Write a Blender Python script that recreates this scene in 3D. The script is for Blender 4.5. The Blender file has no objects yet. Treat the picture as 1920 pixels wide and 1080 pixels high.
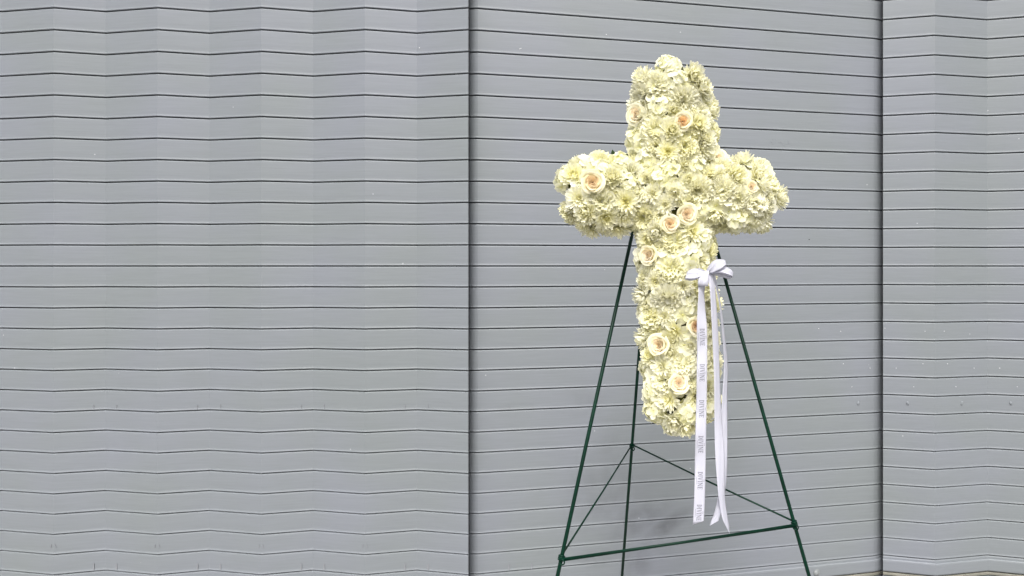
import bpy, bmesh, math, random
from mathutils import Vector, Matrix, Quaternion

random.seed(11)
R = math.radians
scene = bpy.context.scene
COL = scene.collection

# ------------------------------------------------------------------ camera, sky, sun, exposure
F = 1100.0                      # focal length in pixels of the 1920 px wide photograph
PX, PY = 1267.0, 499.0          # optical axis / horizon in the photograph
CZ = 1.30                       # eye height (m)
cam_d = bpy.data.cameras.new('camera')
cam = bpy.data.objects.new('camera', cam_d); COL.objects.link(cam)
cam.location = (0, 0, CZ); cam.rotation_euler = (R(90), 0, 0)
cam_d.sensor_width = 36.0; cam_d.lens = 36.0 * F / 1920.0
cam_d.shift_x = -(PX - 960) / 1920.0
cam_d.shift_y = -(540 - PY) / 1920.0
cam_d.clip_start = 0.05; cam_d.clip_end = 500
scene.camera = cam

SUN_EL, SUN_AZ = 50.0, 0.5      # height of the sun; degrees to the right of straight behind the camera
w = bpy.data.worlds.new('World'); scene.world = w; w.use_nodes = True
nt = w.node_tree
bg = nt.nodes['Background']
sky = nt.nodes.new('ShaderNodeTexSky'); sky.sky_type = 'NISHITA'; sky.sun_disc = False
sky.sun_elevation = R(SUN_EL); sky.sun_rotation = R(180 - SUN_AZ)
sky.air_density = 1.0; sky.dust_density = 6.0; sky.ozone_density = 1.0
hs = nt.nodes.new('ShaderNodeHueSaturation'); hs.inputs['Saturation'].default_value = 0.35
nt.links.new(sky.outputs[0], hs.inputs['Color']); nt.links.new(hs.outputs[0], bg.inputs['Color'])
bg.inputs['Strength'].default_value = 0.13
sun_d = bpy.data.lights.new('sun', 'SUN'); sun_d.energy = 1.5; sun_d.angle = R(22); sun_d.color = (1.0, 0.97, 0.93)
sun = bpy.data.objects.new('sun', sun_d); COL.objects.link(sun)
sdir = Vector((math.sin(R(SUN_AZ)) * math.cos(R(SUN_EL)), -math.cos(R(SUN_AZ)) * math.cos(R(SUN_EL)), math.sin(R(SUN_EL))))
sun.rotation_euler = sdir.to_track_quat('Z', 'Y').to_euler(); sun.location = sdir * 20
vs = scene.view_settings
vs.view_transform = 'Standard'; vs.look = 'None'; vs.gamma = 1.0; vs.use_curve_mapping = False
vs.exposure = 0.60
scene.render.engine = 'CYCLES'

def at(px, py, d):
    return Vector(((px - PX) / F * d, d, CZ - (py - PY) / F * d))

# ------------------------------------------------------------------ helpers
def tag(o, label=None, cat=None, group=None, kind=None):
    if label: o['label'] = label
    if cat: o['category'] = cat
    if group: o['group'] = group
    if kind: o['kind'] = kind
    return o

def empty(name, loc):
    o = bpy.data.objects.new(name, None); COL.objects.link(o); o.location = loc
    o.empty_display_size = 0.05
    return o

def mesh(name, verts, faces, mat, smooth=True, cols=None):
    me = bpy.data.meshes.new(name)
    me.from_pydata([tuple(v) for v in verts], [], faces)
    if smooth:
        me.polygons.foreach_set('use_smooth', [True] * len(me.polygons))
    if cols:
        ca = me.color_attributes.new('Col', 'FLOAT_COLOR', 'POINT')
        flat = []
        for c in cols: flat += [c[0], c[1], c[2], 1.0]
        ca.data.foreach_set('color', flat)
    me.materials.append(mat); me.update()
    return me

def put(name, me, parent=None, loc=(0, 0, 0), quat=None, scale=1.0):
    o = bpy.data.objects.new(name, me); COL.objects.link(o)
    if parent: o.parent = parent
    o.location = loc
    if quat is not None:
        o.rotation_mode = 'QUATERNION'; o.rotation_quaternion = quat
    o.scale = (scale,) * 3 if not hasattr(scale, '__len__') else scale
    return o

# ------------------------------------------------------------------ materials
def new_mat(name):
    m = bpy.data.materials.new(name); m.use_nodes = True
    return m, m.node_tree.nodes, m.node_tree.links, m.node_tree.nodes['Principled BSDF']

def paint_metal(name, base, var=0.05, rough=0.5):
    m, N, L, b = new_mat(name)
    geo = N.new('ShaderNodeNewGeometry')
    n1 = N.new('ShaderNodeTexNoise'); n1.inputs['Scale'].default_value = 2.3; n1.inputs['Detail'].default_value = 3
    L.new(geo.outputs['Position'], n1.inputs['Vector'])
    mp = N.new('ShaderNodeMapping'); mp.inputs['Scale'].default_value = (9, 9, 260)
    L.new(geo.outputs['Position'], mp.inputs['Vector'])
    n2 = N.new('ShaderNodeTexNoise'); n2.inputs['Scale'].default_value = 1.0; n2.inputs['Detail'].default_value = 4
    L.new(mp.outputs[0], n2.inputs['Vector'])
    cr = N.new('ShaderNodeValToRGB')
    a = [c * (1 - var) for c in base]; c2 = [base[0] * (1 + var * .6), base[1] * (1 + var * .6), base[2] * (1 + var * 1.6)]
    cr.color_ramp.elements[0].position = 0.35; cr.color_ramp.elements[0].color = (a[0], a[1] * 1.02, a[2] * .97, 1)
    cr.color_ramp.elements[1].position = 0.65; cr.color_ramp.elements[1].color = (*c2, 1)
    L.new(n1.outputs['Fac'], cr.inputs['Fac'])
    # weak horizontal streaks of dust
    mx = N.new('ShaderNodeMix'); mx.data_type = 'RGBA'; mx.blend_type = 'MULTIPLY'; mx.inputs['Factor'].default_value = 1
    r2 = N.new('ShaderNodeValToRGB')
    r2.color_ramp.elements[0].position = .3; r2.color_ramp.elements[0].color = (.95, .95, .95, 1)
    r2.color_ramp.elements[1].position = .7; r2.color_ramp.elements[1].color = (1.03, 1.03, 1.03, 1)
    L.new(n2.outputs['Fac'], r2.inputs['Fac'])
    L.new(cr.outputs[0], mx.inputs['A']); L.new(r2.outputs[0], mx.inputs['B'])
    # fine pale specks where the paint is chipped
    v = N.new('ShaderNodeTexVoronoi'); v.inputs['Scale'].default_value = 9.0
    L.new(geo.outputs['Position'], v.inputs['Vector'])
    lt = N.new('ShaderNodeMath'); lt.operation = 'LESS_THAN'; lt.inputs[1].default_value = 0.022
    L.new(v.outputs['Distance'], lt.inputs[0])
    sc = N.new('ShaderNodeMath'); sc.operation = 'MULTIPLY'; sc.inputs[1].default_value = 0.35
    L.new(lt.outputs[0], sc.inputs[0])
    m2 = N.new('ShaderNodeMix'); m2.data_type = 'RGBA'; m2.inputs['B'].default_value = (.75, .77, .8, 1)
    L.new(sc.outputs[0], m2.inputs['Factor']); L.new(mx.outputs['Result'], m2.inputs['A'])
    L.new(m2.outputs['Result'], b.inputs['Base Color'])
    b.inputs['Roughness'].default_value = rough
    b.inputs['Specular IOR Level'].default_value = 0.3
    bp = N.new('ShaderNodeBump'); bp.inputs['Strength'].default_value = 0.05; bp.inputs['Distance'].default_value = .002
    L.new(n2.outputs['Fac'], bp.inputs['Height']); L.new(bp.outputs[0], b.inputs['Normal'])
    return m

def add_painted_shadow(m, spots):  # soft dark ellipses in the base colour, standing in for a cast shadow
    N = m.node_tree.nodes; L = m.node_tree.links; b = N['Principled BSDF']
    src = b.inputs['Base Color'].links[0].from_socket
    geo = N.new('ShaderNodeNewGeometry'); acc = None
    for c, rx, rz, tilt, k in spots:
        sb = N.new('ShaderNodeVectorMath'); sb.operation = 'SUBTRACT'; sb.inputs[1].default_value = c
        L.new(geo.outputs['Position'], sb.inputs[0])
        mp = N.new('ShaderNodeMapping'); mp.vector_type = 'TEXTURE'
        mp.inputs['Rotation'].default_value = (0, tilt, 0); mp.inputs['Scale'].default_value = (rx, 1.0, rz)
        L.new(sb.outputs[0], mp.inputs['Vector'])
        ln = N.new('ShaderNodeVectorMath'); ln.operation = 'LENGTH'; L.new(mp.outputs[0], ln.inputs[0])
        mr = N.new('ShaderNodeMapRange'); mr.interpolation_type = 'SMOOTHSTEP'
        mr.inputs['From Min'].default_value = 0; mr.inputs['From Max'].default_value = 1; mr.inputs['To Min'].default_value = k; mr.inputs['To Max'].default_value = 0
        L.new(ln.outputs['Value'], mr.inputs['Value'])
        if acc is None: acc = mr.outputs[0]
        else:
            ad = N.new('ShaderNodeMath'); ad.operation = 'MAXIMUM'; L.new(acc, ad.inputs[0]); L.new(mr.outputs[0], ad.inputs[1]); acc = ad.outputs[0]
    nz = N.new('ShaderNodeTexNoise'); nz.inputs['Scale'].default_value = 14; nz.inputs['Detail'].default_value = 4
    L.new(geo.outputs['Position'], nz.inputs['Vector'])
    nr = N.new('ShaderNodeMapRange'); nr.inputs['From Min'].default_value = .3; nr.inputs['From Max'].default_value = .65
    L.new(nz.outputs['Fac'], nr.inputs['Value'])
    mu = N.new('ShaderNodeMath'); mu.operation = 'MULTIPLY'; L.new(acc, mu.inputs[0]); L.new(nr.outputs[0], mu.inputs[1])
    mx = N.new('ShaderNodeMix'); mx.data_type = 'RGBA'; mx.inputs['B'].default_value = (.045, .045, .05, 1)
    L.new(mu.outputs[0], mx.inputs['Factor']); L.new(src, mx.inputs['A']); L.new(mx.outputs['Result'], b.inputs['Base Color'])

def plain(name, base, rough=0.5, spec=0.4, noise=0.12, scale=60):
    m, N, L, b = new_mat(name)
    geo = N.new('ShaderNodeTexCoord')
    n1 = N.new('ShaderNodeTexNoise'); n1.inputs['Scale'].default_value = scale; n1.inputs['Detail'].default_value = 4
    L.new(geo.outputs['Object'], n1.inputs['Vector'])
    cr = N.new('ShaderNodeValToRGB')
    cr.color_ramp.elements[0].position = .3; cr.color_ramp.elements[0].color = (*[c * (1 - noise) for c in base], 1)
    cr.color_ramp.elements[1].position = .7; cr.color_ramp.elements[1].color = (*[c * (1 + noise) for c in base], 1)
    L.new(n1.outputs['Fac'], cr.inputs['Fac']); L.new(cr.outputs[0], b.inputs['Base Color'])
    b.inputs['Roughness'].default_value = rough; b.inputs['Specular IOR Level'].default_value = spec
    return m

def petal_mat(name, transl=0.3, hue=(1, 1, 1), vein=60):
    m, N, L, b = new_mat(name)
    at_ = N.new('ShaderNodeAttribute'); at_.attribute_name = 'Col'
    oi = N.new('ShaderNodeObjectInfo')
    hsv = N.new('ShaderNodeHueSaturation')
    mr = N.new('ShaderNodeMapRange'); mr.inputs['To Min'].default_value = .96; mr.inputs['To Max'].default_value = 1.05
    L.new(oi.outputs['Random'], mr.inputs['Value']); L.new(mr.outputs[0], hsv.inputs['Value'])
    ml = N.new('ShaderNodeMath'); ml.operation = 'MULTIPLY'; ml.inputs[1].default_value = 7.31
    fr = N.new('ShaderNodeMath'); fr.operation = 'FRACT'
    ms = N.new('ShaderNodeMapRange'); ms.inputs['To Min'].default_value = .75; ms.inputs['To Max'].default_value = 1.2
    L.new(oi.outputs['Random'], ml.inputs[0]); L.new(ml.outputs[0], fr.inputs[0]); L.new(fr.outputs[0], ms.inputs['Value'])
    L.new(ms.outputs[0], hsv.inputs['Saturation'])
    L.new(at_.outputs['Color'], hsv.inputs['Color'])
    L.new(hsv.outputs[0], b.inputs['Base Color'])
    b.inputs['Roughness'].default_value = .55; b.inputs['Specular IOR Level'].default_value = .25
    tc = N.new('ShaderNodeTexCoord')
    nz = N.new('ShaderNodeTexNoise'); nz.inputs['Scale'].default_value = vein * 6; nz.inputs['Detail'].default_value = 2
    L.new(tc.outputs['Object'], nz.inputs['Vector'])
    bp = N.new('ShaderNodeBump'); bp.inputs['Strength'].default_value = .25; bp.inputs['Distance'].default_value = .001
    L.new(nz.outputs['Fac'], bp.inputs['Height']); L.new(bp.outputs[0], b.inputs['Normal'])
    tr = N.new('ShaderNodeBsdfTranslucent'); L.new(hsv.outputs[0], tr.inputs['Color'])
    mx = N.new('ShaderNodeMixShader'); mx.inputs[0].default_value = transl
    out = N['Material Output']
    L.new(b.outputs[0], mx.inputs[1]); L.new(tr.outputs[0], mx.inputs[2]); L.new(mx.outputs[0], out.inputs['Surface'])
    return m

M_WALL = paint_metal('grey_painted_metal', (.201, .217, .239), .022)
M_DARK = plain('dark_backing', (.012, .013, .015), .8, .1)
M_EDGE = plain('black_rubber_edge', (.02, .021, .023), .7, .2)
M_SEAL = plain('cream_weather_seal', (.20, .195, .165), .7, .2, .2, 25)
M_BOLT = plain('zinc_bolt', (.20, .215, .22), .35, .5)
M_GREEN = plain('dark_green_enamel', (.0006, .021, .0115), .40, .18, .25, 30)
M_FOAM = plain('moss_foam', (.06, .065, .02), .95, .1, .5, 120)
M_GROUND = plain('concrete_ground', (.30, .29, .28), .9, .2, .15, 6)
M_PETAL = petal_mat('cream_petal', .40)
M_ROSE = petal_mat('peach_rose_petal', .25)
M_LEAF = petal_mat('green_leaf', .25)
M_INK = plain('grey_print', (.20, .20, .25), .6, .2)
def ribbon_mat():
    m, N, L, b = new_mat('white_satin_ribbon')
    tc = N.new('ShaderNodeTexCoord')
    wv = N.new('ShaderNodeTexNoise'); wv.inputs['Scale'].default_value = 900
    L.new(tc.outputs['Object'], wv.inputs['Vector'])
    cr = N.new('ShaderNodeValToRGB')
    cr.color_ramp.elements[0].color = (.63, .635, .73, 1); cr.color_ramp.elements[1].color = (.72, .725, .80, 1)
    L.new(wv.outputs['Fac'], cr.inputs['Fac']); L.new(cr.outputs[0], b.inputs['Base Color'])
    b.inputs['Roughness'].default_value = .38; b.inputs['Specular IOR Level'].default_value = .5
    b.inputs['Sheen Weight'].default_value = .15
    tr = N.new('ShaderNodeBsdfTranslucent'); L.new(cr.outputs[0], tr.inputs['Color'])
    mx = N.new('ShaderNodeMixShader'); mx.inputs[0].default_value = .3
    L.new(b.outputs[0], mx.inputs[1]); L.new(tr.outputs[0], mx.inputs[2]); L.new(mx.outputs[0], N['Material Output'].inputs['Surface'])
    return m
M_RIBBON = ribbon_mat()

# ------------------------------------------------------------------ ground
g = put('ground', mesh('ground', [(-60, -60, 0), (60, -60, 0), (60, 60, 0), (-60, 60, 0)], [(0, 1, 2, 3)], M_GROUND, False))
tag(g, 'plain grey concrete ground in front of the slatted wall', 'ground', kind='structure')

# ------------------------------------------------------------------ slatted walls
def line_off(n):                # height of joint n below eye level, in photo pixels at the left seam
    return 39.58 * n - 0.0652 * n * n

def sweep(plan, prof, mat, name, close=False):
    """extrude a profile [(out, z)] along a plan polyline [(x, y)] with mitred corners; 'out' points at the viewer"""
    P = [Vector((p[0], p[1])) for p in plan]
    nrm = []
    for i in range(len(P) - 1):
        t = (P[i + 1] - P[i]).normalized(); nrm.append(Vector((t.y, -t.x)))
    V = []; Fc = []
    K = len(prof)
    for j, p in enumerate(P):
        if j == 0: m = nrm[0]
        elif j == len(P) - 1: m = nrm[-1]
        else:
            m = (nrm[j - 1] + nrm[j]).normalized(); m = m / max(.2, m.dot(nrm[j]))
        for (o, z) in prof: V.append((p.x + m.x * o, p.y + m.y * o, z))
    for j in range(len(P) - 1):
        for i in range(K if close else K - 1):
            a = j * K + i; b = j * K + (i + 1) % K
            Fc.append((a, b, b + K, a + K))
    if close:
        Fc.append(tuple(range(K))); Fc.append(tuple(reversed(range((len(P) - 1) * K, len(P) * K))))
    me = mesh(name, V, Fc, mat, False)
    return me

def slat_profile(zb, zt, gap):
    """rolled slat: drip lip at the bottom, shallow cove above it, nearly flat face, rounded top edge"""
    a = zb + gap * .5; b = zt - gap * .5
    return [(-.007, a + .001), (-.0012, a), (.0012, a + .0006), (.0022, a + .0020), (.0020, a + .0036), (.0010, a + .0056),
            (.0006, a + .009), (.0007, a + .015), (.0010, a + .026), (.0011, (a + b) / 2), (.0010, b - .012), (.0008, b - .004),
            (-.0002, b - .0014), (-.0020, b), (-.008, b)]

def build_wall(name, label, plan, scale, n0, n1, extra_left_trim=None):
    root = empty(name, (sum(p[0] for p in plan) / len(plan), min(p[1] for p in plan), 0))
    tag(root, label, 'wall')
    def zz(o): return CZ - o / F * scale
    def child(nm, me):
        o = put(nm, me, root); o.location = -root.location
        return o
    for n in range(n0, n1):
        zt, zb = zz(line_off(n)), zz(line_off(n + 1))
        child('slat', sweep(plan, slat_profile(zb, zt, .0032), M_WALL, 'slat'))
    # bottom: lower half slat, projecting bottom bar, cream seal
    z0 = zz(line_off(16)); zb = zz(623.7); zr = zz(649.5); zs = zz(657.5)
    child('slat', sweep(plan, [(-.007, zb), (.001, zb), (.0012, z0 - .006), (-.001, z0 - .0018), (-.008, z0 - .0018)], M_WALL, 'lower_slat'))
    child('bottom_bar', sweep(plan, [(-.01, zb + .0015), (.0055, zb + .0015), (.0085, zb - .0015), (.009, zb - .006), (.008, zr + .006), (.006, zr + .002), (-.01, zr + .002)], M_WALL, 'bottom_bar'))
    child('weather_seal', sweep(plan, [(-.01, zr - .0035), (.006, zr - .0035), (.0075, zr - .006), (.007, zs + .002), (-.01, zs + .001)], M_SEAL, 'weather_seal'))
    child('sill', sweep(plan, [(-.02, zs - .004), (.004, zs - .004), (.006, zs - .008), (.006, .002)], M_WALL, 'sill'))
    return root, child, zz

D0 = 2.25                       # distance to the middle bay straight ahead
H0, HL, HR = 454.9, 484.3, 425.5
def dwall(px): return D0 * H0 / (HL - (HL - HR) * (px - 879) / 776.0)
def plan_pt(px, d): return ((px - PX) / F * d, d)
STEP = .042
# middle bay
cplan = []
for px, back in ((861, .016), (867, .013), (873, .0102), (879, .0075), (885, .0048), (890, .0025), (896, 0), (1638, 0), (1644, .0025), (1649, .0048), (1655, .0075), (1661, .0102), (1667, .013), (1673, .016)):
    cplan.append(plan_pt(px, dwall(px) + back))      # the slat ends roll back into the slots beside the bay
mid, mid_child, zmid = build_wall('roller_shutter', 'flat middle bay of grey metal slats directly behind the white flower cross', cplan, dwall(879), -15, 16)
M_SHUT = M_WALL.copy(); M_SHUT.name = 'grey_metal_with_painted_shadow'  # slat colour with the cross's soft shadow painted in as dark patches
add_painted_shadow(M_SHUT, [(at(px, py, dwall(px)), rx / F * 2.2, rz / F * 2.2, R(t), k) for px, py, rx, rz, t, k in (
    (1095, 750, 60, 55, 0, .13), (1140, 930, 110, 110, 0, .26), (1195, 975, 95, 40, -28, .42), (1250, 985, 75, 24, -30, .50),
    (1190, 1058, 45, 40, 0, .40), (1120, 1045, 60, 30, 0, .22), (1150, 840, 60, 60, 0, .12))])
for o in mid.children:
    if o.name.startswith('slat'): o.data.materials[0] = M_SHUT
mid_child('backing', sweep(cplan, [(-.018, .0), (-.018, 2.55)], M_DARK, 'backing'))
# left bay: shallow vertical folds
dn = dwall(879) - STEP; df = dn * 484.3 / 477.0
lplan = []
for k in range(25, -1, -1):
    lplan.append(plan_pt(879 - 97.25 * k, df if k % 2 else dn))
left, left_child, zleft = build_wall('folded_slat_wall', 'wide left bay of grey metal slats bent in shallow zigzag folds', lplan, dn, -15, 16)
bp = lplan[:-1] + [(lplan[-2][0] + (lplan[-1][0] - lplan[-2][0]) * .86, lplan[-2][1] + (lplan[-1][1] - lplan[-2][1]) * .86)]
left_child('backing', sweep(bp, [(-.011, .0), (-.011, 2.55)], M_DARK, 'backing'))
# right bay
dfr = dwall(1655) - STEP; dnr = dfr / 1.0167
rplan = []
for k in range(0, 15):
    rplan.append(plan_pt(1655 + 98.0 * k, dnr if k % 2 else dfr))
right, right_child, zright = build_wall('folded_slat_wall', 'narrow right bay of grey metal slats bent in zigzag folds', rplan, dfr * HR / HL, -15, 16)
bp = [(rplan[0][0] + (rplan[1][0] - rplan[0][0]) * .14, rplan[0][1] + (rplan[1][1] - rplan[0][1]) * .14)] + rplan[1:]
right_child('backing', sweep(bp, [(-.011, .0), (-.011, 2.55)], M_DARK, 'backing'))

def vbox(x0, x1, y0, y1, z0, z1, mat, name):
    V = [(x, y, z) for z in (z0, z1) for y in (y0, y1) for x in (x0, x1)]
    Fc = [(0, 1, 3, 2), (4, 6, 7, 5), (0, 4, 5, 1), (2, 3, 7, 6), (0, 2, 6, 4), (1, 5, 7, 3)]
    return mesh(name, V, Fc, mat, False)
# thin black edge trims on the two overhanging edges and the plates closing the slot behind them
lx, ly = lplan[-1]; rx, ry = rplan[0]
left_child('edge_trim', vbox(lx - .0004, lx + .0012, ly - .0030, ly + .002, .01, 2.5, M_EDGE, 'edge_trim'))
right_child('edge_trim', vbox(rx - .0012, rx + .0004, ry - .0030, ry + .002, .01, 2.5, M_EDGE, 'edge_trim'))
cx0, cy0 = cplan[0]; cx1, cy1 = cplan[-1]
left_child('closing_plate', vbox(cx0 - .004, cx0 - .001, ly + .013, cy0 + .05, .0, 2.55, M_EDGE, 'closing_plate'))
right_child('closing_plate', vbox(cx1 + .001, cx1 + .004, ry + .013, cy1 + .05, .0, 2.55, M_EDGE, 'closing_plate'))

# small marks on the metal: dents, scratches, bolt
def disc_dome(r, h, mat, name, seg=14, rings=4, sx=1, sz=1):
    V = [(0, -h, 0)]; Fc = []
    for i in range(1, rings + 1):
        a = i / rings * math.pi / 2
        for s in range(seg):
            t = 2 * math.pi * s / seg
            V.append((math.cos(t) * r * math.sin(a) * sx, -h * math.cos(a), math.sin(t) * r * math.sin(a) * sz))
    for s in range(seg): Fc.append((0, 1 + s, 1 + (s + 1) % seg))
    for i in range(rings - 1):
        for s in range(seg):
            a = 1 + i * seg + s; b = 1 + i * seg + (s + 1) % seg
            Fc.append((a, a + seg, b + seg, b))
    return mesh(name, V, Fc, mat)
def wall_pt(px, py):
    if px < 879:
        k = (879 - px) / 97.25; i = int(k); f = k - i
        d0, d1 = (df if i % 2 else dn), (dn if i % 2 else df)
        d = d0 + (d1 - d0) * f
    elif px > 1655:
        k = (px - 1655) / 98.0; i = int(k); f = k - i
        d0, d1 = (dnr if i % 2 else dfr), (dfr if i % 2 else dnr)
        d = d0 + (d1 - d0) * f
    else: d = dwall(px)
    return at(px, py, d)
def bay(px): return left if px < 879 else (right if px > 1655 else mid)
def mark(nm, me, px, py, out, roty=0):
    o = put(nm, me, bay(px)); o.location = wall_pt(px, py) + Vector((0, -out, 0)) - bay(px).location
    o.rotation_euler = (0, roty, 0)
    return o
dent = disc_dome(.006, .004, M_WALL, 'dent', sz=1.5)
for px, ry_ in ((1609, .4), (1702, -.4), (1803, .4), (1895, -.4)): mark('dent', dent, px, 756, .0012, ry_)
M_SCUFF = plain('scuff', (.22, .23, .25), .7, .2)
scr = vbox(-.0022, .0022, -.0004, .0004, -.011, .011, M_SCUFF, 'scuff')
scr2 = vbox(-.0010, .0010, -.0004, .0004, -.006, .006, M_SCUFF, 'scuff')
for k in range(5):
    for s in (-21.5, 21.5):
        px = 198 + 194.5 * k + s
        if px < 1000: mark('scuff', scr, px, 1062, .0022)
        if px < 1000: mark('scuff', scr2, px, 762, .0022)
    if 101 + 194.5 * k < 870:
        mark('scuff', scr2, 101 + 194.5 * k - 4, 1023, .0022, .2); mark('scuff', scr2, 101 + 194.5 * k + 4, 1023, .0022, -.2)
bolt = disc_dome(.0125, .009, M_BOLT, 'bolt')
mark('bolt', bolt, 1529, 1072, .008)
washer = disc_dome(.0165, .003, M_BOLT, 'washer'); mark('washer', washer, 1529, 1072, .0075)
speck = disc_dome(.0016, .0008, plain('chipped_paint', (.75, .77, .8), .6, .3), 'chip', 6, 2)
for px, py in ((1535, 616), (1576, 621), (1734, 621), (1770, 621), (1581, 682), (1631, 690), (1680, 690), (1730, 682), (1776, 682),
               (1826, 690), (1874, 690), (1597, 725), (1713, 725), (1792, 725), (1907, 725), (1137, 65), (977, 91), (787, 90), (975, 92)):
    mark('paint_chip', speck, px, py, .002)
dsp = disc_dome(.0013, .0006, M_SCUFF, 'fleck', 6, 2)
for i in range(16):
    mark('fleck', dsp, 1465 + random.gauss(0, 13), 268 + random.gauss(0, 5), .002)
mark('fleck', disc_dome(.0022, .0008, M_DARK, 'fleck', 6, 2), 1517, 449, .002)

# ------------------------------------------------------------------ easel
def tube_mesh(pts, r, mat, name, seg=12, caps=True):
    V = []; Fc = []
    up = None
    for i, p in enumerate(pts):
        t = (pts[min(i + 1, len(pts) - 1)] - pts[max(i - 1, 0)]).normalized()
        if up is None:
            up = Vector((0, 0, 1)) if abs(t.z) < .9 else Vector((1, 0, 0))
        a = (up - t * up.dot(t)).normalized(); up = a
        b = t.cross(a)
        rr = r[i] if isinstance(r, (list, tuple)) else r
        for s in range(seg):
            q = 2 * math.pi * s / seg
            V.append(p + (a * math.cos(q) + b * math.sin(q)) * rr)
    for i in range(len(pts) - 1):
        for s in range(seg):
            A = i * seg + s; B = i * seg + (s + 1) % seg
            Fc.append((A, B, B + seg, A + seg))
    if caps:
        Fc.append(tuple(reversed(range(seg)))); Fc.append(tuple(range((len(pts) - 1) * seg, len(pts) * seg)))
    return mesh(name, V, Fc, mat)

Lt, Ln = at(1244, 170, 1.52), at(1053, 1045, 1.25)
Rt, Rn = at(1260, 170, 1.52), at(1489, 981, 1.36)
Bt, Bn = at(1236, 170, 1.535), at(1185, 836, 1.72)
def to_floor(a, b):
    t = a.z / (a.z - b.z); return a + (b - a) * t
Lf, Rf, Bf = to_floor(Lt, Ln), to_floor(Rt, Rn), to_floor(Bt, Bn)
easel = empty('easel', ((Lf.x + Rf.x + Bf.x) / 3, (Lf.y + Rf.y + Bf.y) / 3, 0))
tag(easel, 'dark green wire tripod easel carrying the flower cross', 'easel')
def epart(nm, me, parent=None):
    o = put(nm, me, easel); o.location = -easel.location; return o
for a, b in ((Lt, Lf), (Rt, Rf), (Bt, Bf)):
    epart('leg', tube_mesh([a, a + (b - a) * .5, b], .0043, M_GREEN, 'leg'))
def torus(c, axis, r, rr, nm, turns=1.0, pitch=0.0):
    q = axis.to_track_quat('Z', 'Y'); pts = []
    n = int(20 * turns)
    for i in range(n + 1):
        a = 2 * math.pi * i / 20
        pts.append(c + q @ Vector((math.cos(a) * r, math.sin(a) * r, pitch * (i / n - .5))))
    return tube_mesh(pts, rr, M_GREEN, nm, 8)
for (a, b, r) in ((Ln, Rn, .0024), (Ln, Bn, .0022), (Rn, Bn, .0022)):
    t = (b - a).normalized()
    off = Vector((0, -.008, 0)) if (a is Ln and b is Rn) else Vector((0, 0, .004))
    epart('brace', tube_mesh([a + off - t * .004, (a + b) / 2 + off + Vector((0, 0, -.002)), b + off + t * .004], r, M_GREEN, 'brace'))
epart('brace', tube_mesh([Ln + Vector((0, -.007, -.0040)), Rn + Vector((0, -.007, -.0046))], .0018, M_GREEN, 'brace'))
for p, ax in ((Ln, Lf - Lt), (Rn, Rf - Rt), (Bn, Bf - Bt)):
    ax = ax.normalized()
    epart('wire_clip', torus(p, ax, .0062, .0017, 'wire_clip', 2.5, .009))
    q = p + Vector((.002, -.008, 0))
    epart('wire_hook', torus(q + Vector((0, 0, -.006)), Vector((.25, 1, .1)).normalized(), .0060, .0015, 'wire_hook', 1.0))

# ------------------------------------------------------------------ flower cross: frame and body
CD = 1.30
O = at(1267, 365, CD)
U = Vector((1, .15, 0)).normalized()
Vv = Vector((0, .04, 1)); Vv = (Vv - U * Vv.dot(U)).normalized()
Wv = U.cross(Vv)
if Wv.y > 0: Wv = -Wv           # towards the viewer
EYE = Vector((0, 0, CZ))
def loc(p): q = p - O; return Vector((q.dot(U), q.dot(Vv), q.dot(Wv)))
def glob(q): return O + U * q.x + Vv * q.y + Wv * q.z
def uv(px, py):
    r = at(px, py, 1.0) - EYE
    t = (O - EYE).dot(Wv) / r.dot(Wv)
    return loc(EYE + r * t)
SQ = .80
caps = [(uv(1260, 178), uv(1263, 262), .078, .080), (uv(1263, 262), uv(1263, 365), .079, .078), (uv(1263, 365), uv(1279, 740), .078, .070), (uv(1118, 364), uv(1396, 366), .0735, .0715)]
def sdf(q, grow=0.0):
    p = Vector((q.x, q.y, q.z / SQ)); ds = []
    for a, b, ra, rb in caps:
        ab = b - a; t = max(0, min(1, (p - a).dot(ab) / ab.dot(ab)))
        ds.append((p - a - ab * t).length - (ra + (rb - ra) * t))
    k = .018
    r = ds[0]
    for d in ds[1:]:
        h = max(k - abs(r - d), 0) / k
        r = min(r, d) - h * h * k * .25
    return r - grow
def grad(q):
    e = 1e-4
    return Vector((sdf(q + Vector((e, 0, 0))) - sdf(q - Vector((e, 0, 0))), sdf(q + Vector((0, e, 0))) - sdf(q - Vector((0, e, 0))),
                   sdf(q + Vector((0, 0, e))) - sdf(q - Vector((0, 0, e))))).normalized()
def hit(px, py, grow=0.0):
    r = (at(px, py, 1.0) - EYE).normalized(); t = .9; best = (9, None)
    for i in range(160):
        q = loc(EYE + r * t); d = sdf(q, grow)
        if d < best[0]: best = (d, q)
        if d < .0004: return q
        t += max(d * .7, .0006)
        if t > 1.8: break
    q = best[1]
    for i in range(4):            # a silhouette flower: pull the closest point onto the body
        q = q - grad(q) * sdf(q, grow)
    return q

cross = empty('floral_cross', glob(uv(1276, 815)))
tag(cross, 'large standing cross covered in cream flowers and peach roses', 'flower cross')
def cput(nm, me, q, quat, scale=1.0):
    return put(nm, me, cross, glob(q) - cross.location, quat, scale)

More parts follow.
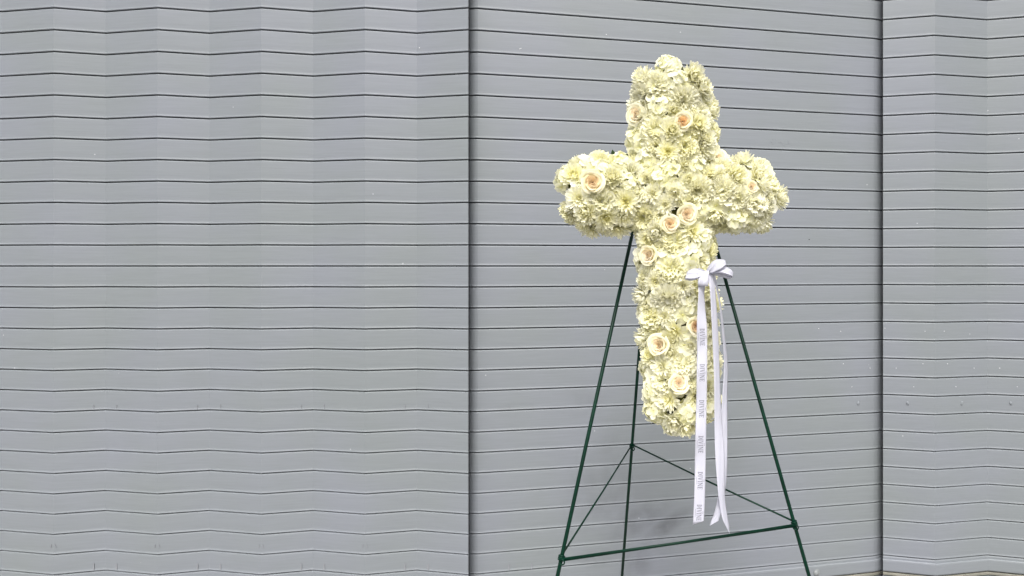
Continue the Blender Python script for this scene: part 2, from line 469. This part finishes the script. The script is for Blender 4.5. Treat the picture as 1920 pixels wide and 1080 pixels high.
# moss-green foam core (one closed body, just under the blooms)
def foam():
    bm = bmesh.new()
    for a, b, ra, rb in caps:
        ax = (b - a).normalized(); qd = ax.to_track_quat('Z', 'Y'); L = (b - a).length
        seg, rings = 28, 14; rows = []
        for i in range(rings + 1):
            f = i / rings
            ang = math.pi * f
            half = 0 if f <= .5 else 1
            rr = (ra if not half else rb) - .013
            row = []
            for s in range(seg):
                t = 2 * math.pi * s / seg
                c = Vector((math.cos(t) * math.sin(ang) * rr, math.sin(t) * math.sin(ang) * rr, -math.cos(ang) * rr + (L if half else 0)))
                p = a + qd @ c
                p += Vector((random.gauss(0, .0012), random.gauss(0, .0012), random.gauss(0, .0012)))
                row.append(bm.verts.new(glob(Vector((p.x, p.y, p.z * SQ))) - cross.location))
            rows.append(row)
        for i in range(rings):
            for s in range(seg):
                bm.faces.new((rows[i][s], rows[i][(s + 1) % seg], rows[i + 1][(s + 1) % seg], rows[i + 1][s]))
    me = bpy.data.meshes.new('foam_core'); bm.to_mesh(me); bm.free(); me.materials.append(M_FOAM)
    return me
put('foam_core', foam(), cross)

# ------------------------------------------------------------------ flowers
def mixc(a, b, t): return tuple(a[i] + (b[i] - a[i]) * t for i in range(3))
CREAM = (.945, .925, .66); WHITE = (.955, .945, .78); YEL = (.90, .86, .44); GRN = (.70, .71, .28)
PEACH = (.95, .60, .28); BLUSH = (.95, .84, .60)

class FB:
    def __init__(s): s.V = []; s.F = []; s.C = []
    def grid(s, pts, cols):      # pts[r][c]
        n0 = len(s.V); nc = len(pts[0])
        for r, row in enumerate(pts):
            for c, p in enumerate(row): s.V.append(p); s.C.append(cols[r][c])
        for r in range(len(pts) - 1):
            for c in range(nc - 1):
                a = n0 + r * nc + c; s.F.append((a, a + 1, a + 1 + nc, a + nc))
    def mesh(s, name, mat): return mesh(name, s.V, s.F, mat, True, s.C)

def spine(L, e0, bend, rows):
    p = Vector((0, 0, 0)); out = [p.copy()]
    for i in range(rows):
        a = e0 + bend * (i + .5) / rows
        p = p + Vector((0, math.cos(a), math.sin(a))) * (L / rows); out.append(p.copy())
    return out

def strap_petal(fb, L, W, e0, bend, az, r0, z0, cup, c0, c1, rng, rows=4):
    sp = spine(L, e0, bend, rows); rot = Matrix.Rotation(az, 3, 'Z'); tw = rng.uniform(-.25, .25)
    P = []; Cc = []
    for i, p in enumerate(sp):
        t = i / rows
        wd = W * .5 * (max(.05, math.sin(math.pi * (.10 + .80 * t))) ** .75)
        a = e0 + bend * t
        row = []; cr = []
        for s in (-1, 0, 1):
            up = cup * wd * (s * s) + tw * s * wd * t
            q = Vector((s * wd, p.y + r0 - math.sin(a) * up, p.z + z0 + math.cos(a) * up))
            row.append(rot @ q); cr.append(mixc(c0, c1, min(1, t * 1.4)))
        P.append(row); Cc.append(cr)
    fb.grid(P, Cc)

def make_mum(seed, daisy=False):
    rng = random.Random(seed); fb = FB()
    if daisy:
        rings = [(17, -4, .030, .0075), (16, 12, .029, .0072), (15, 30, .025, .0066), (14, 50, .018, .0052), (14, 66, .012, .004), (12, 80, .008, .003)]
    else:
        rings = [(18, -12, .029, .0078), (18, 6, .030, .0078), (17, 22, .029, .0074), (17, 38, .027, .0070), (16, 54, .024, .0064), (14, 68, .020, .0056), (10, 82, .016, .0050)]
    for k, (n, e, L, W) in enumerate(rings):
        f = k / (len(rings) - 1)
        for i in range(n):
            az = 2 * math.pi * (i + rng.uniform(-.28, .28) + .5 * (k % 2)) / n
            tipc = mixc(WHITE, mixc(CREAM, YEL, .45 if daisy else .15), f ** 1.5)
            base = mixc(mixc(YEL, CREAM, .5), mixc(GRN, YEL, .6) if daisy else mixc(YEL, CREAM, .4), f)
            strap_petal(fb, L * rng.uniform(.82, 1.12), W * 1.22 * rng.uniform(.85, 1.15), R(e + rng.uniform(-12, 12)), R((rng.uniform(5, 48) if daisy else rng.uniform(25, 75)) * (1 - .3 * f)), az,
                        .002 + .003 * (1 - f), .006 + .006 * f, rng.uniform(.25, .7), base, tipc, rng)
    return fb.mesh('chrysanthemum', M_PETAL)

def make_carnation(seed):
    rng = random.Random(seed); fb = FB()
    rings = [(8, 8, .036, .044), (8, 26, .036, .043), (8, 44, .035, .040), (8, 58, .034, .036), (7, 71, .032, .031), (6, 83, .030, .026)]
    NC, NR = 16, 6
    for k, (n, e, L, W) in enumerate(rings):
        f = k / (len(rings) - 1)
        for i in range(n):
            az = 2 * math.pi * (i + rng.uniform(-.3, .3) + .5 * (k % 2)) / n
            rot = Matrix.Rotation(az, 3, 'Z')
            LL = L * rng.uniform(.85, 1.1); WW = W * rng.uniform(.85, 1.15)
            e0 = R(e + rng.uniform(-9, 9)); bend = R(rng.uniform(-62, -18))
            sp = spine(LL, e0, bend, NR)
            fq = rng.uniform(7, 12); ph = rng.uniform(0, 6.28); amp = rng.uniform(.0030, .0052)
            teeth = [rng.uniform(-.5, .5) for _ in range(NC + 1)]
            P = []; Cc = []
            for r in range(NR + 1):
                t = r / NR; row = []; cr = []
                a = e0 + bend * t
                wd = WW * .5 * (.24 + .76 * t ** .75)
                for c in range(NC + 1):
                    s = c / NC * 2 - 1
                    ruff = amp * math.sin(fq * s + ph) * t ** 1.5 + .0012 * math.sin(fq * 2.7 * s + ph * 2) * t * t
                    back = -.17 * LL * s * s * t + (.0022 * teeth[c] + .0010 * (-1) ** c if r == NR else 0)
                    q = Vector((s * wd, sp[r].y + .002 + back * math.cos(a) - math.sin(a) * ruff, sp[r].z - .002 + back * math.sin(a) + math.cos(a) * ruff))
                    row.append(rot @ q)
                    cr.append(mixc(mixc(YEL, GRN, .4), mixc(WHITE, CREAM, .25 + .5 * f), min(1, t * 1.3)))
                P.append(row); Cc.append(cr)
            fb.grid(P, Cc)
    return fb.mesh('carnation', M_PETAL)

def rose_petal(fb, Rr, H, span, th, flare, tone, rng, roll):
    NC, NR = 10, 7; P = []; Cc = []
    tip = rng.uniform(-.12, .12)
    for r in range(NR + 1):
        t = r / NR; row = []; cr = []
        for c in range(NC + 1):
            s = c / NC * 2 - 1
            prof = .35 + .65 * math.sin(min(1, t * 1.15) * math.pi / 2) ** .8
            rad = Rr * prof + flare * max(0, t - .55) ** 1.6 * Rr * 2.2 + .0012 * s
            top = 1 - .20 * s ** 4 - .05 * abs(s - tip)
            z = H * t * top
            rl = max(0, t - .82) / .18
            rad += roll * rl * rl * .004; z -= roll * rl * rl * .0035
            ang = th + s * span * .5 * (.55 + .45 * math.sin(min(1, t * 1.2) * math.pi / 2))
            wob = .0007 * math.sin(5 * s + th * 3) * t
            row.append(Vector((math.cos(ang) * (rad + wob), math.sin(ang) * (rad + wob), z)))
            cr.append(mixc(tone[0], tone[1], t ** 1.3))
        P.append(row); Cc.append(cr)
    fb.grid(P, Cc)

def rose_set(seed, deep=.6, open_=1.0):
    rng = random.Random(seed)
    core = FB(); th = rng.uniform(0, 6.28)
    N1, N2 = 12, 8
    for i in range(N1):
        f = i / (N1 - 1)
        inner = mixc(BLUSH, PEACH, deep * (1 - .6 * f))
        rose_petal(core, 0.0011 + .0136 * f, .0325 - .0045 * f * f, R(250 - 120 * f), th, .02 + .10 * f, (inner, mixc(inner, BLUSH, .35)), rng, .3 + .4 * f)
        th += 2.4 + rng.uniform(-.25, .25)
    outs = []
    for i in range(N2):
        f = i / (N2 - 1); fb = FB()
        c = mixc(BLUSH, CREAM, .25 + .6 * f)
        rose_petal(fb, .0155 + .0085 * f, .030 - .006 * f, R(120 - 8 * f), th, (.12 + .34 * f) * open_, (mixc(c, YEL, .12), c), rng, .8 + .5 * f)
        th += 2.4 + rng.uniform(-.2, .2)
        outs.append(fb.mesh('petal', M_ROSE))
    return core.mesh('rose', M_ROSE), outs

def make_floret(seed, tint):
    rng = random.Random(seed); fb = FB(); NC, NR = 4, 4
    for k in range(4):
        rot = Matrix.Rotation(k * math.pi / 2 + rng.uniform(-.12, .12), 3, 'Z')
        L = .0165 * rng.uniform(.88, 1.12); W = .0185 * rng.uniform(.9, 1.1); e0 = R(rng.uniform(5, 28)); bend = R(rng.uniform(-45, 10))
        sp = spine(L, e0, bend, NR); lift = .0008 * (k % 2); P = []; Cc = []
        sk = rng.uniform(-.25, .25)
        for r in range(NR + 1):
            t = r / NR; row = []; cr = []
            wd = W * .5 * max(.06, math.sin(math.pi * (.06 + .80 * t ** .85))) ** .62
            for c in range(NC + 1):
                s = c / NC * 2 - 1
                row.append(rot @ Vector((s * wd + sk * wd * t * t, sp[r].y, sp[r].z + lift + (.16 * s * s + .10 * sk * s) * wd)))
                cr.append(mixc(mixc(tint, GRN, .4), mixc(tint, WHITE, .55), min(1, t * 1.5)))
            P.append(row); Cc.append(cr)
        fb.grid(P, Cc)
    # the tiny bead in the middle
    P = []; Cc = []
    for r in range(4):
        a = r / 3 * math.pi / 2
        P.append([Vector((math.cos(q * math.pi / 3) * .0019 * math.cos(a), math.sin(q * math.pi / 3) * .0019 * math.cos(a), .0005 + .002 * math.sin(a))) for q in range(7)])
        Cc.append([mixc(YEL, GRN, .5)] * 7)
    fb.grid(P, Cc)
    return fb.mesh('floret', M_PETAL)

def make_hyd_base():
    fb = FB(); P = []; Cc = []
    for r in range(5):
        a = r / 4 * math.pi / 2; row = []
        for q in range(11):
            b = 2 * math.pi * q / 10; row.append(Vector((math.cos(b) * .024 * math.cos(a), math.sin(b) * .024 * math.cos(a), -.004 + .015 * math.sin(a))))
        P.append(row); Cc.append([(.33, .36, .12)] * 11)
    fb.grid(P, Cc)
    return fb.mesh('hydrangea', M_PETAL)

MUMS = [make_mum(s) for s in range(5)] + [make_mum(20 + s, True) for s in range(5)]
CARN = [make_carnation(40 + s) for s in range(6)]
ROSES = [rose_set(60, .9, .7), rose_set(61, .42, .9), rose_set(62, .45, .8), rose_set(63, .2, .8)]
FLORETS = [make_floret(80 + s, t) for s, t in enumerate([CREAM, WHITE, CREAM, mixc(CREAM, GRN, .15), mixc(CREAM, YEL, .2), WHITE])]
HYDB = make_hyd_base()

RAD = {'mum': .027, 'daisy': .025, 'carn': .030, 'rose': .026, 'hyd': .034}
placed = []
def orient(n, spin, jit=.18):
    nn = (n + Vector((random.gauss(0, jit), random.gauss(0, jit), random.gauss(0, jit)))).normalized()
    gn = (U * nn.x + Vv * nn.y + Wv * nn.z).normalized()
    return gn.to_track_quat('Z', 'Y') @ Quaternion((0, 0, 1), spin)

def bloom(kind, q, n, size=1.0, which=None, jit=.27):
    placed.append((q, RAD[kind] * size, kind))
    spin = random.uniform(0, 6.28); qt = orient(n, spin, jit)
    if kind == 'mum': return cput('chrysanthemum', random.choice(MUMS[:5]), q - n * .006, qt, size)
    if kind == 'daisy': return cput('chrysanthemum', random.choice(MUMS[5:]), q - n * .004, qt, size)
    if kind == 'carn': return cput('carnation', random.choice(CARN), q - n * .009, qt, size)
    if kind == 'rose':
        core, outs = ROSES[which if which is not None else random.randrange(4)]
        o = cput('rose', core, q + n * .004, qt, size)
        for m in outs: put('petal', m, o)
        return o
    o = cput('hydrangea', HYDB, q - n * .006, qt, size)
    N = 15
    for i in range(N):
        f = (i + .5) / N; th = math.acos(1 - f * .86); ph = i * 2.39996 + random.uniform(-.2, .2)
        dirv = Vector((math.sin(th) * math.cos(ph), math.sin(th) * math.sin(ph), math.cos(th)))
        p = Vector((dirv.x * .031, dirv.y * .031, dirv.z * .022 - .002 + random.uniform(-.003, .004)))
        dv = (dirv + Vector((random.gauss(0, .2), random.gauss(0, .2), random.gauss(0, .1)))).normalized()
        put('floret', random.choice(FLORETS), o, p, dv.to_track_quat('Z', 'Y') @ Quaternion((0, 0, 1), random.uniform(0, 6.28)), random.uniform(.85, 1.15))
    return o

def toward(q, n, k):            # bend a bloom's axis part way to the viewer
    e = loc(EYE); v = (e - q).normalized()
    return (n * (1 - k) + v * k).normalized()

for px, py, sz, wh, k in ((1280, 229, .92, 0, .8), (1111, 342, 1.12, 1, .8), (1287, 402, 1.0, 1, .75), (1256, 420, .92, 2, .8), (1222, 478, .98, 3, .3),
                          (1303, 611, .98, 0, .5), (1240, 646, 1.08, 3, .25), (1273, 719, 1.0, 1, .8), (1199, 216, 1.05, 3, .62), (1347, 304, 1.0, 2, .6), (1408, 352, .62, 3, .3)):
    q = hit(px, py); n = grad(q)
    bloom('rose', q, toward(q, n, k), sz * .71, wh, .06)
spec = [
 ('carn', 1310, 357, 1.05), ('carn', 1207, 407, 1.08), ('carn', 1260, 504, 1.12), ('carn', 1264, 452, .95), ('carn', 1254, 560, 1.12), ('carn', 1222, 595, .95),
 ('carn', 1284, 682, 1.0), ('carn', 1281, 186, 1.05), ('carn', 1228, 243, 1.0), ('carn', 1286, 277, .95), ('carn', 1066, 402, .9), ('carn', 1125, 300, .95),
 ('carn', 1430, 310, .95), ('carn', 1330, 470, .9), ('carn', 1228, 158, .95), ('carn', 1335, 250, .95),
 ('mum', 1207, 150, .95), ('mum', 1296, 140, 1.0), ('daisy', 1175, 378, 1.0), ('daisy', 1134, 405, 1.0), ('daisy', 1083, 372, 1.0), ('daisy', 1108, 432, .95),
 ('daisy', 1222, 364, .75), ('daisy', 1248, 382, .75), ('daisy', 1296, 434, .95), ('daisy', 1252, 284, .9), ('daisy', 1314, 282, .7), ('mum', 1456, 370, 1.05),
 ('mum', 1432, 425, 1.0), ('carn', 1335, 432, .9), ('hyd', 1180, 343, .75), ('mum', 1343, 397, .9), ('daisy', 1248, 592, .7), ('daisy', 1270, 618, .9),
 ('daisy', 1280, 534, .85), ('mum', 1210, 634, 1.0), ('daisy', 1230, 525, .8), ('mum', 1208, 552, .95), ('daisy', 1244, 686, .85), ('daisy', 1258, 748, .9),
 ('mum', 1150, 335, .9), ('mum', 1375, 330, 1.0), ('hyd', 1236, 335, .8), ('mum', 1330, 205, 1.0), ('daisy', 1160, 425, .95), ('carn', 1385, 372, .95), ('hyd', 1305, 315, .8),
 ('hyd', 1252, 124, .85), ('hyd', 1335, 190, .85), ('hyd', 1240, 200, .8), ('hyd', 1058, 330, .9), ('hyd', 1165, 305, .85), ('hyd', 1388, 412, .95), ('hyd', 1205, 485, .85),
 ('hyd', 1224, 735, .85), ('hyd', 1292, 772, .9), ('hyd', 1262, 800, .85), ('hyd', 1228, 772, .9), ('hyd', 1325, 770, .85), ('hyd', 1302, 575, .8), ('hyd', 1215, 690, .85),
 ('hyd', 1255, 325, .8), ('hyd', 1330, 700, .85)]
for kind, px, py, sz in spec:
    q = hit(px, py); n = grad(q)
    bloom(kind, q, toward(q, n, .25), sz * .93)
# fill the rest of the body, sides included, with dart throwing
kinds = ['mum'] * 4 + ['carn'] * 8 + ['hyd'] * 7
fails = 0
while fails < 3600:
    a, b, ra, rb = random.choices(caps, weights=[(c[1] - c[0]).length + .06 for c in caps])[0]
    t = random.uniform(-.25, 1.25); c = a + (b - a) * t
    ang = random.uniform(-R(125), R(125))
    ax = (b - a).normalized(); side = ax.cross(Vector((0, 0, 1))).normalized()
    p = c + (side * math.sin(ang) + Vector((0, 0, 1)) * math.cos(ang)) * .11
    for i in range(6): p = p - grad(p) * sdf(p)
    if abs(sdf(p)) > .002 or p.z < -.045: fails += 1; continue
    kind = random.choice(kinds); sz = random.uniform(.74, .98)
    if fails > 1700: kind = random.choice(['mum', 'carn', 'carn']); sz = random.uniform(.5, .68)
    r = RAD[kind] * sz
    if any((p - q).length < (r + r2) * .64 for q, r2, _ in placed): fails += 1; continue
    bloom(kind, p, toward(p, grad(p), .12), sz)

# single florets tucked in low between the blooms, hiding the foam
under = []; fails = 0
while fails < 2500 and len(under) < 290:
    a, b, ra, rb = random.choices(caps, weights=[(c[1] - c[0]).length + .06 for c in caps])[0]
    c = a + (b - a) * random.uniform(-.25, 1.25); ang = random.uniform(-R(120), R(120))
    ax = (b - a).normalized(); side = ax.cross(Vector((0, 0, 1))).normalized()
    p = c + (side * math.sin(ang) + Vector((0, 0, 1)) * math.cos(ang)) * .11
    for i in range(6): p = p - grad(p) * sdf(p)
    if abs(sdf(p)) > .002 or p.z < -.045 or any((p - q).length < .0235 for q in under): fails += 1; continue
    under.append(p); n = grad(p)
    cput('floret', random.choice(FLORETS), p - n * .002, orient(n, random.uniform(0, 6.28), .3), random.uniform(1.0, 1.4))

# dark leaves: two stand in for shaded gaps between blooms, two are leaf tips
def make_leaf():
    fb = FB(); P = []; Cc = []
    sp = spine(.036, R(25), R(-35), 6)
    for r, p in enumerate(sp):
        t = r / 6; wd = .0075 * math.sin(math.pi * (.06 + .92 * t)) ** .8; row = []
        for s in (-1, -.5, 0, .5, 1): row.append(Vector((s * wd, p.y, p.z + .35 * abs(s) * wd)))
        P.append(row); Cc.append([(.035, .07, .025)] * 5)
    fb.grid(P, Cc); return fb.mesh('leaf', M_LEAF)
LEAF = make_leaf()
for px, py in ((1262, 533), (1112, 447)):  # added dark shapes where the gaps between blooms lie in shade
    q = hit(px, py, .006); n = grad(q)
    up = U * n.x + Vv * n.y + Wv * n.z
    o = cput('leaf', LEAF, q - n * .004, up.to_track_quat('Z', 'Y') @ Quaternion((0, 0, 1), random.uniform(-.6, .6)))

for px, py, turn in ((1152, 292, .15), (1166, 291, -.75)):      # two leaf tips standing up above the left arm
    q = hit(px, py); q.z -= .02
    cput('leaf', LEAF, q, Wv.to_track_quat('Z', 'Y') @ Quaternion((0, 0, 1), turn) @ Quaternion((1, 0, 0), R(20)), .8)

# ------------------------------------------------------------------ ribbon bow
bow = empty('ribbon_bow', at(1322, 520, 1.20))
tag(bow, 'white satin ribbon bow with long printed tails pinned on the flower cross', 'ribbon')
def catmull(pts, n):
    out = []
    P = [pts[0]] + list(pts) + [pts[-1]]
    for i in range(1, len(P) - 2):
        for k in range(n):
            t = k / n
            out.append(tuple(.5 * (2 * P[i][c] + (P[i + 1][c] - P[i - 1][c]) * t + (2 * P[i - 1][c] - 5 * P[i][c] + 4 * P[i + 1][c] - P[i + 2][c]) * t * t
                       + (3 * P[i][c] - P[i - 1][c] - 3 * P[i + 1][c] + P[i + 2][c]) * t ** 3) for c in range(len(pts[0]))))
    out.append(tuple(pts[-1])); return out
def band(nm, ctrl, n=8, cut=None, parent=bow, cross_n=8, sag=0.0, crease=0.0):
    """ctrl rows: px, py, d, width vector in px (wx, wy) and in depth (wd)"""
    C = catmull(ctrl, n); V = []; Fc = []; K = cross_n + 1
    for i, (px, py, d, wx, wy, wd) in enumerate(C):
        for c in range(K):
            s = c / cross_n - .5
            y2 = py
            if cut and i == len(C) - 1: y2 += cut * s * 2
            V.append(at(px + wx * s, y2 + wy * s, d + wd * s + sag * (s * s * 4 - 1) + crease * math.sin(s * 11 + i * .23 + px * .05)) - bow.location)
    for i in range(len(C) - 1):
        for c in range(cross_n):
            a = i * K + c; Fc.append((a, a + 1, a + 1 + K, a + K))
    o = put(nm, mesh(nm, V, Fc, M_RIBBON), parent)
    md = o.modifiers.new('thickness', 'SOLIDIFY'); md.thickness = .0004
    return o
# loops: pinched at the knot, flat, open at the far end
band('loop', [(1325, 512, 1.187, 2, 8, -.002), (1314, 511, 1.180, 1, 15, -.006), (1300, 513, 1.177, -1, 18, -.009), (1289, 515, 1.180, -4, 15, -.008), (1287, 517.5, 1.187, -4, 13, -.006), (1297, 518.5, 1.194, -2, 15, -.004),
              (1312, 516, 1.196, 0, 13, .0), (1325, 513, 1.193, 2, 7, .0)], sag=-.0012, crease=.0016)
band('loop', [(1327, 509.5, 1.186, 4, 6, -.001), (1335, 503, 1.179, 9, 13, -.006), (1345, 496.5, 1.175, 11, 17, -.010), (1355, 492, 1.178, 6, 12, -.010), (1361, 493, 1.186, 2, 9, -.004), (1358, 498.5, 1.193, 4, 10, .004),
              (1347, 504.5, 1.197, 8, 11, .006), (1328, 510.5, 1.194, 4, 6, .002)], sag=-.0012, crease=.0016)
band('loop', [(1329, 511, 1.187, 2, 5, .0), (1341, 507.5, 1.182, 3, 9, -.005), (1354, 505.5, 1.178, 4, 12, -.010), (1366, 508, 1.178, 3, 13, -.012), (1374, 514.5, 1.186, -1, 9, -.008), (1368, 518, 1.194, -2, 10, .006),
              (1352, 514.5, 1.198, 0, 9, .006), (1330, 512, 1.194, 2, 5, .0)], sag=-.0012, crease=.0016)
band('knot', [(1321, 508, 1.190, 16, -3, .002), (1320, 511, 1.180, 19, -2, .0), (1319, 520, 1.177, 20, 0, .001), (1318.5, 529, 1.176, 19.5, 0, .001), (1318.5, 534.5, 1.178, 19, .5, 0), (1318.5, 536, 1.184, 19, .5, 0), (1319, 527, 1.189, 18, 0, 0)], sag=.0006, crease=.0007)
# tails
TA = [(1316, 530, 1.190, 16, 0, .006), (1315, 548, 1.188, 11, 0, .016), (1315, 575, 1.186, 14, 0, .013), (1316, 612, 1.184, 19, 0, .004), (1316.5, 655, 1.187, 19, 0, -.003), (1316, 705, 1.183, 19.3, 0, .003),
      (1315.2, 755, 1.187, 19.5, 0, -.003), (1314, 810, 1.183, 20, 0, .004), (1313, 865, 1.188, 20, 0, -.003), (1312, 920, 1.184, 20, 0, .004), (1309.5, 980, 1.181, 20, 0, .0)]
ta = band('ribbon_tail', TA, 10, -3.5, sag=.0008)
TB = [(1330, 514, 1.190, 12, 0, .006), (1335.5, 540, 1.184, 10, 0, .016), (1339, 590, 1.186, 11, 0, .015), (1342, 650, 1.189, 11, 0, .016), (1344.5, 720, 1.186, 11, 0, .016), (1346.5, 790, 1.187, 14, 0, .013),
      (1349.5, 850, 1.184, 17, 0, .009), (1351.5, 895, 1.183, 15, 0, .012), (1353.5, 935, 1.180, 11, 0, .016), (1359, 970, 1.178, 10, 0, .016), (1363, 985, 1.178, 8, 5, .014), (1364.5, 994, 1.178, 6, 13, .010)]
band('ribbon_tail', TB, 10, 0, sag=.0012, crease=.0005)
TC = [(1338, 516, 1.203, 6, 0, .018), (1349, 565, 1.215, 3, 0, .019), (1355.5, 620, 1.222, 4, 0, .019), (1360.5, 680, 1.224, 6, 0, .018), (1359, 740, 1.218, 9, 0, .016), (1357, 800, 1.208, 13, 0, .012),
      (1356, 850, 1.202, 15, 0, .010), (1356, 900, 1.196, 12, 0, .013), (1351, 935, 1.192, 11, 0, .014), (1346, 960, 1.190, 13, -2, -.008), (1341, 974, 1.190, 15, -5, -.008), (1339, 981, 1.190, 16, -9, -.008)]
band('ribbon_tail', TC, 10, 0, sag=.001, crease=.0005)

# printed lettering: serif capitals cut as flat strokes, reading down the tail
def bar(x0, y0, x1, y1): return [(x0, y0), (x1, y0), (x1, y1), (x0, y1)]
def arc_d():
    out = []; n = 8
    for i in range(n):
        q = []
        for j, k in ((0, i), (1, i), (1, i + 1), (0, i + 1)):
            a = math.pi / 2 - math.pi * k / n
            th = .05 + .10 * math.cos(a)
            rx, ry = .52 - (th if j == 0 else 0), .5 - (.06 if j == 0 else 0)
            q.append((.22 + rx * math.cos(a), .5 + ry * math.sin(a)))
        out.append(q)
    return out
LET = {
 'D': ([bar(.10, .04, .24, .96), bar(.0, 0, .24, .05), bar(.0, .95, .24, 1)] + arc_d(), .86),
 'I': ([bar(.12, .04, .26, .96), bar(.02, 0, .36, .05), bar(.02, .95, .36, 1)], .48),
 'V': ([[(.06, .97), (.22, .97), (.48, .0), (.38, .0)], [(.66, .97), (.74, .97), (.46, .0), (.40, .0)], bar(0, .95, .3, 1), bar(.56, .95, .84, 1)], .90),
 'N': ([bar(.10, .04, .17, .96), bar(.70, .0, .77, .96), [(.08, .98), (.26, .98), (.77, .0), (.66, .0)], bar(0, 0, .27, .05), bar(.58, .95, .88, 1), bar(0, .95, .2, 1)], .98),
 'E': ([bar(.10, .04, .24, .96), bar(0, 0, .62, .06), bar(0, .94, .60, 1), bar(.24, .47, .48, .53), bar(.56, 0, .62, .24), bar(.54, .78, .60, 1), bar(.43, .38, .48, .62)], .72)}
CA = catmull(TA, 40)
def tail_at(py):
    lo = min(range(len(CA)), key=lambda i: abs(CA[i][1] - py)); return CA[lo]
def word(y0, y1, text='DIVINE', hgt=9.0, dx=0.5, marks=True):
    tot = sum(LET[c][1] for c in text); sc = (y1 - y0) / tot; V = []; Fc = []; x = 0
    def P(along, up):             # along the tail (down), letter tops point to the right edge
        py = y0 + along; px, _, d, wx, wy, wd = tail_at(py)
        s = (up / wx)
        return at(px + up + dx, py, d + wd * s + .0008 * (s * s * 4 - 1) - .0011) - bow.location
    for c in text:
        strokes, adv = LET[c]
        for q in strokes:
            n0 = len(V)
            for (a, b) in q: V.append(P((x + a) * sc, (b - .5) * hgt))
            Fc.append(tuple(range(n0, n0 + len(q))))
        x += adv
    if marks:                     # the illegible small mark above the word and thin line of print below it
        m = (y1 - y0) * .5
        for k in range(3):
            n0 = len(V)
            for a, b in ((m - 2 + k * 1.6, 6.0 + (k % 2) * .7), (m - 1.2 + k * 1.6, 6.0 + (k % 2) * .7), (m - 1.2 + k * 1.6, 7.4), (m - 2 + k * 1.6, 7.4)): V.append(P(a, b))
            Fc.append((n0, n0 + 1, n0 + 2, n0 + 3))
        for k in range(7):
            n0 = len(V)
            for a, b in ((m - 7 + k * 2.1, -6.4), (m - 6.0 + k * 2.1, -6.4), (m - 6.0 + k * 2.1, -7.2), (m - 7 + k * 2.1, -7.2)): V.append(P(a, b))
            Fc.append((n0, n0 + 1, n0 + 2, n0 + 3))
    o = put('lettering', mesh('lettering', V, Fc, M_INK, False), ta)
    return o
for y0, y1 in ((548, 581), (616, 649), (682.5, 716), (750, 783.5), (817, 850), (884.5, 918), (946, 977)):
    if y0 < 600: continue
    word(y0, y1)
